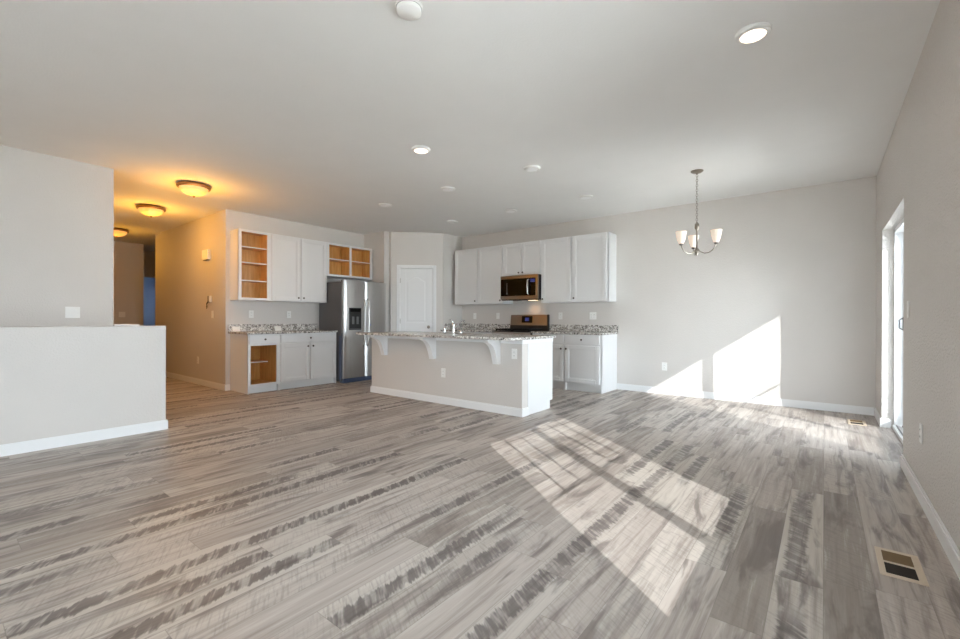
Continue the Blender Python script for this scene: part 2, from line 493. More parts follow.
# twin window in the right wall, seen only by its light; also builds the added one
def window_twin(name, dy):
    root = struct(name, None, None, (XR + 0.09, dy, 0))
    xa, xb = 0.015, 0.055
    ga, gb, gc, gd = 0.921, 1.585, 1.686, 2.300
    z0, z1, zm = 0.728, 2.066, 1.337
    fr = MB()
    fr.box(xa, xb, WY0, ga - 0.03, WZ0, WZ1).box(xa, xb, gd + 0.03, WY1, WZ0, WZ1).box(xa, xb, gb + 0.02, gc - 0.02, WZ0, WZ1)
    fr.box(xa, xb, WY0, WY1, WZ0, z0 - 0.03).box(xa, xb, WY0, WY1, z1 + 0.03, WZ1)
    fr.build('window_frame', 'vinyl', root)
    for a, b, s0, s1 in ((ga, gb, 0.03, 0.02), (gc, gd, 0.02, 0.03)):
        sash = MB()
        sash.box(xa + 0.01, xb - 0.01, a - s0, a, z0 - 0.03, z1 + 0.03).box(xa + 0.01, xb - 0.01, b, b + s1, z0 - 0.03, z1 + 0.03)
        sash.box(xa + 0.01, xb - 0.01, a, b, z0 - 0.03, z0).box(xa + 0.01, xb - 0.01, a, b, z1, z1 + 0.03).box(xa + 0.015, xa + 0.025, a, b, zm - 0.006, zm + 0.006)
        so = sash.build('sash', 'vinyl', root)
        mu = MB()
        for k in (1, 2):
            y = a + (b - a) * k / 3
            mu.box(xa + 0.019, xa + 0.029, y - 0.010, y + 0.010, zm, z1)
        mu.build('muntin', 'vinyl', so)
        MB().box(xa + 0.018, xa + 0.022, a, b, z0, z1).build('glass_pane', 'glass', so)
    MB().box(-0.11, 0.01, WY0, WY1, WZ0 - 0.02, WZ0, 0.003).build('window_sill', 'trim', root)


window_twin('window_1', 0.0)
window_twin('window_side_added', -4.45)  # unseen second side window, added for more light from the right


def added_rear_window():  # unseen window behind the camera, added to light the room
    root = struct('window_rear_added', None, None, (0, YREAR - 0.08, 0))
    n = 3; ww = (RX1 - RX0) / n
    fr = MB()
    for k in range(n + 1):
        x = RX0 + k * ww
        fr.box(max(RX0, x - 0.04), min(RX1, x + 0.04), -0.03, 0.03, RZ0, RZ1)
    fr.box(RX0, RX1, -0.03, 0.03, RZ0, RZ0 + 0.06).box(RX0, RX1, -0.03, 0.03, RZ1 - 0.06, RZ1)
    fr.build('window_frame', 'vinyl', root)
    for k in range(n):
        MB().box(RX0 + k * ww + 0.04, RX0 + (k + 1) * ww - 0.04, -0.003, 0.003, RZ0 + 0.06, RZ1 - 0.06).build('glass_pane', 'glass', root)


added_rear_window()


def sliding_door():
    root = struct('door_1', None, None, (XR + 0.09, 0, 0))
    # outer vinyl frame
    MB().box(0, 0.10, DY0, DY0 + 0.05, 0, DZ1).box(0, 0.10, DY1 - 0.035, DY1, 0, DZ1).box(0, 0.10, DY0, DY1, DZ1 - 0.04, DZ1).box(-0.01, 0.10, DY0, DY1, 0, 0.035) \
        .build('door_frame', 'vinyl', root)
    MB().box(0.012, 0.018, DY0 + 0.05, DY1 - 0.05, 0.035, 0.045).box(0.055, 0.061, DY0 + 0.05, DY1 - 0.05, 0.035, 0.045).build('track', 'aluminium', root)

    def panel(name, x0, x1, a, b, sa, sb):
        z0, z1 = 0.045, DZ1 - 0.04
        mb = MB()
        mb.box(x0, x1, a, a + sa, z0, z1, 0.003).box(x0, x1, b - sb, b, z0, z1, 0.003).box(x0, x1, a + sa, b - sb, z0, z0 + 0.09).box(x0, x1, a + sa, b - sb, z1 - 0.035, z1)
        p = mb.build(name, 'vinyl', root)
        xm = (x0 + x1) / 2
        MB().box(xm - 0.003, xm + 0.003, a + sa, b - sb, z0 + 0.09, z1 - 0.035).build('glass_pane', 'glass', p)
        return p
    panel('fixed_panel', 0.060, 0.096, 5.290, DY1 - 0.035, 0.078, 0.03)
    sl = panel('sliding_panel', 0.008, 0.044, DY0 + 0.05, 5.408, 0.085, 0.078)
    # handle and latch on the meeting stile of the sliding panel
    MB().box(-0.008, 0.008, 5.345, 5.395, 1.0, 1.12, 0.004).tube([(-0.008, 5.37, 1.01), (-0.03, 5.37, 1.025), (-0.03, 5.37, 1.095), (-0.008, 5.37, 1.11)], 0.006, 8).build('door_handle', 'aluminium', sl, True)
    MB().box(0.0055, 0.008, 5.352, 5.388, 0.49, 0.66).build('sticker', 'louver', sl)
    MB().lathe([(0.007, 0), (0.007, 0.004), (0, 0.004)], (0.008, 5.37, 0.73), 'x', 10, -1).build('screw', 'black_matte', sl)
    MB().box(0.161, 0.177, DY0 - 0.1, DY1 + 0.02, 1.096, 1.112, 0.003).box(0.055, 0.16, DY1 + 0.0, DY1 + 0.02, 1.07, 1.088).box(0.06, 0.16, DY0 - 0.1, DY0 - 0.08, 1.07, 1.088) \
        .build('guard_bar', 'black_matte', root)


sliding_door()


def knob(parent, x, y, z, mat='nickel_dark'):
    """small round pull on a front that faces local -y"""
    return MB().lathe([(0.0055, 0), (0.0055, 0.012), (0.012, 0.016), (0.0155, 0.022), (0.013, 0.028), (0.0, 0.03)], (x, y, z), 'y', 14, -1).build('knob', mat, parent, True)


def pantry_door():
    root = struct('door_2', None, None, (-6.45, 5.47, 0), D45)
    c = MB()
    cw = 0.062
    c.box(0.11, 0.11 + cw, -0.018, 0, 0, 2.115, 0.004).box(0.793, 0.793 + cw, -0.018, 0, 0, 2.115, 0.004).box(0.11 + cw, 0.793, -0.018, 0, 2.115 - cw, 2.115, 0.004)
    c.box(0.165, 0.172, 0, 0.1, 0, 2.06).box(0.792, 0.785, 0, 0.1, 0, 2.06).box(0.165, 0.792, 0, 0.1, 2.053, 2.06)
    c.build('door_casing', 'trim', root)
    # leaf: stiles and rails around two arched raised panels
    x0, x1, z0, z1 = 0.175, 0.782, 0.01, 2.048
    lf = MB()
    lf.box(x0, x1, 0.020, 0.045, z0, z1)
    yf = 0.006
    st = 0.105
    lf.box(x0, x0 + st, yf, 0.03, z0, z1, 0.002).box(x1 - st, x1, yf, 0.03, z0, z1, 0.002).box(x0 + st, x1 - st, yf, 0.03, z0, z0 + 0.2, 0.002)
    lf.box(x0 + st, x1 - st, yf, 0.03, 0.86, 1.02, 0.002)
    # arched head rail
    xa, xb = x0 + st, x1 - st; pts = [(xa, z1), (xa, 1.845)]
    for k in range(1, 12):
        s = k / 12.0
        pts.append((xa + (xb - xa) * s, 1.845 + 0.085 * math.sin(math.pi * s) ** 1.3))
    pts += [(xb, 1.845), (xb, z1)]
    lf.prism(pts, 'y', yf, 0.03)
    lo = lf.build('door_leaf', 'trim', root)
    pn = MB()
    pn.box(xa + 0.035, xb - 0.035, 0.011, 0.026, z0 + 0.235, 0.825, 0.006)
    pp = [(xa + 0.035, 1.055), (xb - 0.035, 1.055), (xb - 0.035, 1.80)]
    for k in range(1, 12):
        s = 1 - k / 12.0
        pp.append((xa + 0.035 + (xb - xa - 0.07) * s, 1.80 + 0.085 * math.sin(math.pi * s) ** 1.3))
    pp.append((xa + 0.035, 1.80))
    pn.prism(pp, 'y', 0.011, 0.026, 0.005)
    pn.build('raised_panel', 'trim', lo)
    MB().lathe([(0.03, 0), (0.03, 0.006), (0.012, 0.012), (0.012, 0.035), (0.026, 0.045), (0.03, 0.058), (0.022, 0.068), (0, 0.07)], (x1 - 0.07, yf, 0.94), 'y', 20, -1).build('door_knob', 'nickel', lo, True)
    hg = MB()
    for z in (0.25, 1.05, 1.82):
        hg.tube([(x0 - 0.002, 0.002, z - 0.045), (x0 - 0.002, 0.002, z + 0.045)], 0.006, 8)
    hg.build('hinge', 'nickel', lo, True)


pantry_door()


# ------------------------------------------------------------------ cabinets (local: x = width seen from the front, -y = front, z up)
def shaker(x0, x1, z0, z1, yf, mb=None, fr=0.058):
    mb = mb or MB()
    mb.box(x0 + 0.02, x1 - 0.02, yf + 0.013, yf + 0.0195, z0 + 0.02, z1 - 0.02)
    mb.box(x0, x0 + fr, yf, yf + 0.02, z0, z1, 0.0025).box(x1 - fr, x1, yf, yf + 0.02, z0, z1, 0.0025)
    mb.box(x0 + fr, x1 - fr, yf, yf + 0.02, z0, z0 + fr, 0.0025).box(x0 + fr, x1 - fr, yf, yf + 0.02, z1 - fr, z1, 0.0025)
    # inner ogee step
    i = 0.012
    mb.box(x0 + fr, x0 + fr + i, yf + 0.006, yf + 0.015, z0 + fr, z1 - fr).box(x1 - fr - i, x1 - fr, yf + 0.006, yf + 0.015, z0 + fr, z1 - fr)
    mb.box(x0 + fr, x1 - fr, yf + 0.006, yf + 0.015, z0 + fr, z0 + fr + i).box(x0 + fr, x1 - fr, yf + 0.006, yf + 0.015, z1 - fr - i, z1 - fr)
    return mb


def cabinet(name, label, cat, loc, rotz, wd, d, h, toe=0.0, bays=(), group=None, stile=0.03, divs=()):
    """bays: dicts kind 'door'|'open'|'drawer', x0,x1,z0,z1 (+ knob=(x,z), shelves=[(z, depth fraction)])"""
    root = thing(name, label, cat, loc, rotz, group)
    dc = d - 0.021                                    # carcass + face frame depth; fronts stand 20 mm proud
    t = 0.016
    ca = MB()
    ca.box(0, t, -dc, 0, 0, h).box(wd - t, wd, -dc, 0, 0, h)
    ca.box(t, wd - t, -dc + 0.02, 0, h - t, h).box(t, wd - t, -dc + 0.02, 0, toe, toe + t).box(t, wd - t, -0.008, 0, toe + t, h - t)
    ca.build('carcass', 'cab', root)
    if toe:
        MB().box(t, wd - t, -dc + 0.055, -dc + 0.07, 0, toe).build('toe_kick', 'cab', root)
    ff = MB()
    y0, y1 = -dc - 0.0005, -dc + 0.02
    zs = sorted({b['z0'] for b in bays} | {b['z1'] for b in bays})
    ff.box(0, stile, y0, y1, toe, h).box(wd - stile, wd, y0, y1, toe, h)
    ff.box(stile, wd - stile, y0, y1, h - 0.035, h).box(stile, wd - stile, y0, y1, toe, toe + 0.035)
    for x in divs:
        ff.box(x - 0.02, x + 0.02, y0, y1, toe + 0.035, h - 0.035)
    for b in bays:
        if b['kind'] == 'drawer':
            ff.box(stile, wd - stile, y0, y1, b['z0'] - 0.025, b['z0'] + 0.01)
    ff.build('face_frame', 'cab', root)
    opens = [b for b in bays if b['kind'] == 'open']
    if opens:
        il = MB()
        e = 0.003
        zt = max(b['z1'] for b in opens) + 0.0
        for b in opens[:1]:
            xa, xb = t, wd - t
            za, zb = toe + t, (h - t if zt > h - 0.1 else zt + 0.02)
            il.box(xa, xa + e, -dc + 0.02, -0.008, za, zb).box(xb - e, xb, -dc + 0.02, -0.008, za, zb)
            il.box(xa, xb, -0.008 - e, -0.008, za, zb).box(xa, xb, -dc + 0.02, -0.008, za, za + e).box(xa, xb, -dc + 0.02, -0.008, zb - e, zb)
        for x in divs:
            if len(opens) > 1:
                il.box(x - 0.008, x + 0.008, -dc + 0.02, -0.012, toe + t, h - t)
        il.build('interior', 'maple', root)
    for b in bays:
        x0, x1, z0, z1 = b['x0'], b['x1'], b['z0'], b['z1']
        if b['kind'] == 'door':
            p = shaker(x0, x1, z0, z1, -d).build('door', 'cab', root)
            knob(p, b['knob'][0], -d, b['knob'][1])
        elif b['kind'] == 'drawer':
            mb = MB().box(x0, x1, -d, -d + 0.02, z0, z1, 0.003)
            p = mb.build('drawer', 'cab', root)
            knob(p, (x0 + x1) / 2, -d, (z0 + z1) / 2)
        else:
            for z, fr in b.get('shelves', ()):
                so = MB().box(max(x0 - 0.012, t + 0.003), min(x1 + 0.012, wd - t - 0.003), -0.012 - (dc - 0.035) * fr, -0.012, z, z + 0.016)
                so = so.build('shelf', 'maple', root)
                MB().box(max(x0 - 0.012, t + 0.003), min(x1 + 0.012, wd - t - 0.003), -0.012 - (dc - 0.035) * fr - 0.002, -0.012 - (dc - 0.035) * fr, z, z + 0.016).build('shelf_edge', 'cab', so)
    return root


R90 = math.radians(90)
# --- left run (fronts face +X)
UB, UT = 1.37, 2.425
UH = UT - UB
w1 = 0.475
cabinet('wall_cabinet', 'tall white wall cabinet without a door, three shelves in a honey wood interior', 'cabinet', (-7.1, 2.875, UB), R90, w1, 0.32, UH,
        bays=[dict(kind='open', x0=0.045, x1=w1 - 0.06, z0=0.04, z1=UH - 0.04, shelves=[(0.285, 1), (0.555, 1), (0.79, 1)])], stile=0.045)
w2 = 0.985
cabinet('wall_cabinet', 'white two-door wall cabinet between the open shelf cabinet and the refrigerator', 'cabinet', (-7.1, 3.352, UB), R90, w2, 0.32, UH,
        bays=[dict(kind='door', x0=0.012, x1=w2 / 2 - 0.008, z0=0.012, z1=UH - 0.012, knob=(w2 / 2 - 0.045, 0.06)),
              dict(kind='door', x0=w2 / 2 + 0.008, x1=w2 - 0.012, z0=0.012, z1=UH - 0.012, knob=(w2 / 2 + 0.045, 0.06))], divs=(w2 / 2,))
w3 = 0.97
SH = 0.585
cabinet('wall_cabinet', 'short doorless white cabinet with two wood-lined openings above the refrigerator', 'cabinet', (-7.1, 4.34, UT - SH), R90, w3, 0.32, SH,
        bays=[dict(kind='open', x0=0.045, x1=w3 / 2 - 0.025, z0=0.04, z1=SH - 0.04, shelves=[(0.30, 1)]),
              dict(kind='open', x0=w3 / 2 + 0.025, x1=w3 - 0.045, z0=0.04, z1=SH - 0.04, shelves=[(0.30, 1)])], stile=0.045, divs=(w3 / 2,))
CH = 0.863
wl = 0.463
cabinet('base_cabinet', 'white base cabinet with one drawer over a doorless wood-lined opening', 'cabinet', (-7.1, 2.884, 0), R90, wl, 0.61, CH, 0.1,
        bays=[dict(kind='drawer', x0=0.012, x1=wl - 0.008, z0=0.72, z1=CH - 0.012),
              dict(kind='open', x0=0.042, x1=wl - 0.055, z0=0.15, z1=0.675, shelves=[(0.42, 0.55)])], stile=0.04)
wl2 = 0.985
cabinet('base_cabinet', 'wide white base cabinet with one drawer and two doors beside the refrigerator', 'cabinet', (-7.1, 3.35, 0), R90, wl2, 0.61, CH, 0.1,
        bays=[dict(kind='drawer', x0=0.012, x1=wl2 - 0.012, z0=0.72, z1=CH - 0.012),
              dict(kind='door', x0=0.012, x1=wl2 / 2 - 0.005, z0=0.12, z1=0.705, knob=(wl2 / 2 - 0.045, 0.655)),
              dict(kind='door', x0=wl2 / 2 + 0.005, x1=wl2 - 0.012, z0=0.12, z1=0.705, knob=(wl2 / 2 + 0.045, 0.655))], divs=(wl2 / 2,))
# --- back run (fronts face -Y)
xs = [-5.68, -5.102, -4.522]
d = 0.33
KL = lambda ww: dict(kind='door', x0=0.012, x1=ww - 0.012, z0=0.012, z1=UH - 0.012)
ww = 0.578
cabinet('wall_cabinet', 'white single-door wall cabinet next to the pantry corner', 'cabinet', (-5.68, YB, UB), 0, ww, d, UH, bays=[dict(KL(ww), knob=(ww - 0.045, 0.06))])
cabinet('wall_cabinet', 'white single-door wall cabinet touching the left side of the microwave', 'cabinet', (-5.102, YB, UB), 0, ww, d, UH, bays=[dict(KL(ww), knob=(ww - 0.045, 0.06))])
wm = 0.775; mh = UT - 1.85
cabinet('wall_cabinet', 'short white two-door wall cabinet above the microwave', 'cabinet', (-4.522, YB, 1.85), 0, wm, d, mh,
        bays=[dict(kind='door', x0=0.012, x1=wm / 2 - 0.006, z0=0.012, z1=mh - 0.012, knob=(wm / 2 - 0.04, 0.05)),
              dict(kind='door', x0=wm / 2 + 0.006, x1=wm - 0.012, z0=0.012, z1=mh - 0.012, knob=(wm / 2 + 0.04, 0.05))], divs=(wm / 2,))
ww = 0.565
cabinet('wall_cabinet', 'white single-door wall cabinet touching the right side of the microwave', 'cabinet', (-3.745, YB, UB), 0, ww, d, UH, bays=[dict(KL(ww), knob=(0.045, 0.06))])
ww = 0.605
cabinet('wall_cabinet', 'white single-door wall cabinet at the right end of the back wall run', 'cabinet', (-3.178, YB, UB), 0, ww, d, UH,
        bays=[dict(kind='door', x0=0.012, x1=ww - 0.03, z0=0.012, z1=UH - 0.012, knob=(0.045, 0.06))])
db = 0.615
wb = 0.60
cabinet('base_cabinet', 'white one-door base cabinet with a drawer at the right counter end', 'cabinet', (-3.158, YB, 0), 0, wb, db, CH, 0.12,
        bays=[dict(kind='drawer', x0=0.015, x1=wb - 0.03, z0=0.72, z1=CH - 0.012), dict(kind='door', x0=0.015, x1=wb - 0.03, z0=0.135, z1=0.695, knob=(0.04, 0.64))])
wb = 0.582
cabinet('base_cabinet', 'white base cabinet right of the range, half hidden by the island end', 'cabinet', (-3.742, YB, 0), 0, wb, db, CH, 0.12,
        bays=[dict(kind='drawer', x0=0.012, x1=wb - 0.015, z0=0.72, z1=CH - 0.012), dict(kind='door', x0=0.012, x1=wb - 0.015, z0=0.135, z1=0.695, knob=(wb - 0.045, 0.64))])
wb = 1.21
cabinet('base_cabinet', 'white base cabinet left of the range behind the island', 'cabinet', (-5.74, YB, 0), 0, wb, db, CH, 0.12,
        bays=[dict(kind='drawer', x0=0.012, x1=wb - 0.012, z0=0.72, z1=CH - 0.012),
              dict(kind='door', x0=0.012, x1=wb / 2 - 0.005, z0=0.135, z1=0.695, knob=(wb / 2 - 0.045, 0.64)),
              dict(kind='door', x0=wb / 2 + 0.005, x1=wb - 0.012, z0=0.135, z1=0.695, knob=(wb / 2 + 0.045, 0.64))], divs=(wb / 2,))

# --- countertops
CZ0, CZ1 = 0.8635, 0.893
SPL = 1.003


def counter(label, box, splashes):
    x0, x1, y0, y1 = box
    root = thing('countertop', label, 'countertop', (x0, y0, CZ0))
    MB().box(0, x1 - x0, 0, y1 - y0, 0, CZ1 - CZ0, 0.004).build('slab', 'granite', root)
    for a in splashes:
        MB().box(a[0] - x0, a[1] - x0, a[2] - y0, a[3] - y0, CZ1 - CZ0, SPL - CZ0, 0.002).build('backsplash', 'granite', root)
    return root


counter('speckled granite countertop with backsplash on the left run beside the refrigerator', (-7.098, -6.46, 2.85, 4.335), [(-7.098, -7.078, 2.85, 4.335)])
counter('speckled granite countertop with backsplash right of the range', (-3.742, -2.535, 6.09, 6.733), [(-3.742, -2.535, 6.713, 6.733)])
counter('speckled granite countertop with backsplash left of the range in the pantry corner', (-5.752, -4.53, 6.09, 6.733), [(-5.752, -4.53, 6.713, 6.733), (-5.752, -5.732, 6.22, 6.713)])


# --- island
def island():
    root = thing('kitchen_island', 'grey painted kitchen island with white trim and end panel in the middle of the room', 'kitchen island', (-5.31, 4.14, 0))
    L, D = 2.655, 0.69
    MB().box(0, L, 0, 0.12, 0, CH - 0.001).build('front_panel', 'wall', root)
    MB().box(0.0, L - 0.02, 0.12, D - 0.02, 0.1, CH - 0.001).box(0.0, L - 0.02, 0.12, D - 0.08, 0, 0.1).build('cabinet_body', 'cab', root)
    MB().prism([(0.122, 0), (D - 0.065, 0), (D - 0.065, 0.1), (D, 0.1), (D, CH - 0.001), (0.122, CH - 0.001)], 'x', L - 0.02, L + 0.004).build('end_panel', 'cab', root)
    bb = MB()
    bb.box(-B, L + B, -B, 0, 0, 0.078).box(-B, L + B, -B * 0.6, 0, 0.078, 0.092).box(L, L + B, 0, 0.125, 0, 0.078).box(L, L + B * 0.6, 0, 0.125, 0.078, 0.092)
    bb.box(-B, 0, 0, 0.12, 0, 0.092)
    bb.build('baseboard', 'trim', root)
    MB().box(0, L + 0.012, -0.012, 0, 0.815, CH - 0.001, 0.002).box(L, L + 0.012, 0, D, 0.815, CH - 0.001, 0.002).build('apron_trim', 'trim', root)
    prof = [(-0.012, 0.862), (-0.245, 0.862), (-0.245, 0.838), (-0.232, 0.826), (-0.205, 0.818), (-0.175, 0.802), (-0.145, 0.776), (-0.118, 0.738),
            (-0.095, 0.69), (-0.078, 0.64), (-0.066, 0.60), (-0.058, 0.572), (-0.001, 0.572), (-0.001, 0.814), (-0.012, 0.814)]
    for cx in (-4.985, -4.015, -2.985):
        MB().prism(prof, 'x', cx - 0.037 + 5.31, cx + 0.037 + 5.31, 0.002).build('corbel', 'trim', root)
    fr = MB()
    for k in range(3):
        x0 = 0.03 + k * 0.88
        shaker(x0, x0 + 0.43, 0.12, 0.85, 0, fr) if False else None
    fr.bm.free()


island()
ic = thing('countertop', 'speckled granite island countertop overhanging the corbels', 'countertop', (-5.36, 3.875, CZ0))
MB().prism([(0.03, 0), (2.70, 0), (2.735, 0.012), (2.75, 0.05), (2.75, 0.965), (0, 0.965), (0, 0.03)], 'z', 0, CZ1 - CZ0, 0.003).build('slab', 'granite', ic)


def faucet():
    x, y = -4.10, 4.615
    root = thing('faucet', 'chrome kitchen faucet with a raised spout on the island countertop', 'faucet', (x, y, CZ1))
    MB().lathe([(0.030, 0), (0.030, 0.008), (0.022, 0.014), (0.020, 0.09), (0.023, 0.11), (0.021, 0.135), (0.012, 0.15), (0, 0.153)]).build('body', 'chrome', root, True)
    MB().tube([(0, 0.01, 0.055), (0.0, 0.06, 0.10), (0, 0.13, 0.155), (0, 0.19, 0.185), (0, 0.225, 0.18), (0, 0.235, 0.15)], [0.013, 0.0125, 0.012, 0.012, 0.012, 0.013], 12).build('spout', 'chrome', root, True)
    MB().tube([(0, 0, 0.148), (-0.01, -0.02, 0.17), (-0.012, -0.05, 0.19), (-0.012, -0.07, 0.195)], [0.009, 0.008, 0.007, 0.006], 10).build('lever', 'chrome', root, True)
    r2_ = thing('side_sprayer', 'short chrome side sprayer left of the faucet on the island', 'sprayer', (-4.27, 4.615, CZ1))
    MB().lathe([(0.022, 0), (0.022, 0.006), (0.014, 0.012), (0.013, 0.05), (0, 0.05)]).build('holder', 'chrome', r2_, True)
    MB().tube([(0, 0, 0.045), (0, 0, 0.085), (0.0, 0.012, 0.105), (0, 0.035, 0.112)], [0.011, 0.013, 0.013, 0.011], 12).build('spray_head', 'chrome', r2_, True)
    r3 = thing('soap_dispenser', 'tiny chrome cap just right of the faucet on the island', 'dispenser', (-3.965, 4.615, CZ1))
    MB().lathe([(0.021, 0), (0.021, 0.006), (0.017, 0.01), (0.017, 0.035), (0.012, 0.042), (0, 0.044)]).build('cap', 'chrome', r3, True)


faucet()


# ------------------------------------------------------------------ appliances
def fridge():
    x0, y0 = -7.08, 4.362
    root = thing('refrigerator', 'stainless side-by-side refrigerator with water dispenser between cabinets and pantry', 'refrigerator', (x0, y0, 0), R90)
    W_, D_, Ht = 0.915, 0.75, 1.745       # local x -> world +Y, front faces local -y
    MB().box(0, W_, -0.675, 0, 0.03, Ht - 0.02, 0.004).build('cabinet_body', 'grey_side', root)
    MB().box(0.02, W_ - 0.02, -0.71, -0.60, 0.005, 0.075, 0.003).build('toe_grille', 'blue_film', root)
    for a in (0.04, W_ - 0.1):
        MB().box(a, a + 0.06, -0.69, -0.60, Ht - 0.02, Ht + 0.012, 0.004).build('hinge_cover', 'grey_side', root)
    split = 0.432

    def leaf(nm, a, b):
        pts = []
        n = 14
        for k in range(n + 1):
            s = k / n
            bow = 0.012 * (1 - (2 * s - 1) ** 2)
            pts.append((a + (b - a) * s, -D_ + 0.012 - bow))
        pts[0] = (a, -D_ + 0.022); pts[-1] = (b, -D_ + 0.022)
        pts += [(b, -0.682), (a, -0.682)]
        return MB().prism(pts, 'z', 0.085, Ht).build(nm, 'steel', root, True)
    l1 = leaf('freezer_door', 0.003, split - 0.003)
    l2 = leaf('refrigerator_door', split + 0.003, W_ - 0.003)
    for p, xh in ((l1, split - 0.045), (l2, split + 0.045)):
        MB().tube([(xh, -0.745, 0.62), (xh, -0.79, 0.64), (xh, -0.803, 0.75), (xh, -0.81, 1.03), (xh, -0.803, 1.31), (xh, -0.79, 1.42), (xh, -0.745, 1.44)],
                  [0.011, 0.013, 0.014, 0.015, 0.014, 0.013, 0.011], 10).build('handle', 'steel', p, True)
    # dispenser set in the freezer door
    dp = MB().box(0.10, 0.345, -0.757, -0.735, 0.90, 1.28, 0.004).build('dispenser', 'black_matte', l1)
    MB().box(0.115, 0.33, -0.760, -0.752, 1.21, 1.265, 0.002).build('control_strip', 'black', dp)
    for a in (0.155, 0.245):
        MB().box(a, a + 0.045, -0.762, -0.75, 1.0, 1.13, 0.003).build('paddle', 'aluminium', dp)
    MB().box(0.11, 0.335, -0.768, -0.75, 0.905, 0.93, 0.002).build('drip_tray', 'grey_side', dp)
    MB().lathe([(0.022, 0), (0.022, 0.002), (0, 0.002)], (0.53, -0.7496, 0.985), 'y', 18, -1).build('sticker', 'blue_sticker', l2)
    MB().box(-0.0012, 0.0, -0.67, -0.61, 0.06, 0.80).box(0.0005, 0.003, -0.70, -0.684, 0.09, 0.85).build('protective_film', 'blue_film', root)


fridge()


def microwave():
    x0, x1 = -4.517, -3.748
    root = thing('microwave', 'stainless and black over-the-range microwave under the short cabinet', 'microwave', (x0, YB, 1.425))
    W_ = x1 - x0; Hh = 0.422; yf = -0.405
    MB().box(0, W_, yf + 0.03, -0.002, 0, Hh, 0.003).build('body', 'black_matte', root)
    fr = MB()
    fr.box(0, W_ - 0.05, yf, yf + 0.03, Hh - 0.055, Hh, 0.002).box(0, W_ - 0.05, yf, yf + 0.03, 0.012, 0.07, 0.002).box(W_ - 0.05, W_, yf - 0.002, yf + 0.03, 0.012, Hh, 0.003)
    fr.build('front_trim', 'steel_dark', root)
    dr = MB().box(0.003, W_ - 0.17, yf + 0.001, yf + 0.029, 0.071, Hh - 0.056, 0.002).build('door', 'black', root)
    MB().tube([(W_ - 0.185, yf, 0.085), (W_ - 0.185, yf - 0.035, 0.105), (W_ - 0.185, yf - 0.045, 0.215), (W_ - 0.185, yf - 0.035, 0.325), (W_ - 0.185, yf, 0.345)], [0.009, 0.012, 0.014, 0.012, 0.009], 10).build('handle', 'steel', dr, True)
    MB().box(0.13, 0.145, yf - 0.0005, yf + 0.001, 0.10, 0.30).build('window_edge', 'grey_side', dr)
    cp = MB().box(W_ - 0.168, W_ - 0.052, yf + 0.001, yf + 0.029, 0.071, Hh - 0.056, 0.002).build('control_panel', 'black', root)
    MB().box(W_ - 0.15, W_ - 0.065, yf - 0.0005, yf + 0.001, 0.295, 0.35).build('display', 'display', cp)
    MB().box(0.02, W_ - 0.02, yf + 0.02, yf + 0.06, -0.006, 0.012).build('vent_grille', 'black_matte', root)
    MB().box(0.02, 0.16, yf + 0.01, yf + 0.16, -0.012, -0.006).build('paper_tag', 'paper', root)
    lp = MB().box(W_ * 0.55, W_ * 0.75, -0.16, -0.08, -0.004, 0.002).build('cooktop_lamp', 'mw_lamp', root)
    ld = bpy.data.lights.new('cooktop_light', 'SPOT'); lo = bpy.data.objects.new('cooktop_light', ld); COL.objects.link(lo)
    ld.energy = 1.3; ld.color = (1.0, 0.52, 0.20); ld.spot_size = math.radians(120); ld.spot_blend = 0.9; ld.shadow_soft_size = 0.03
    lo.parent = root; lo.location = (W_ * 0.62, -0.10, -0.02)


microwave()


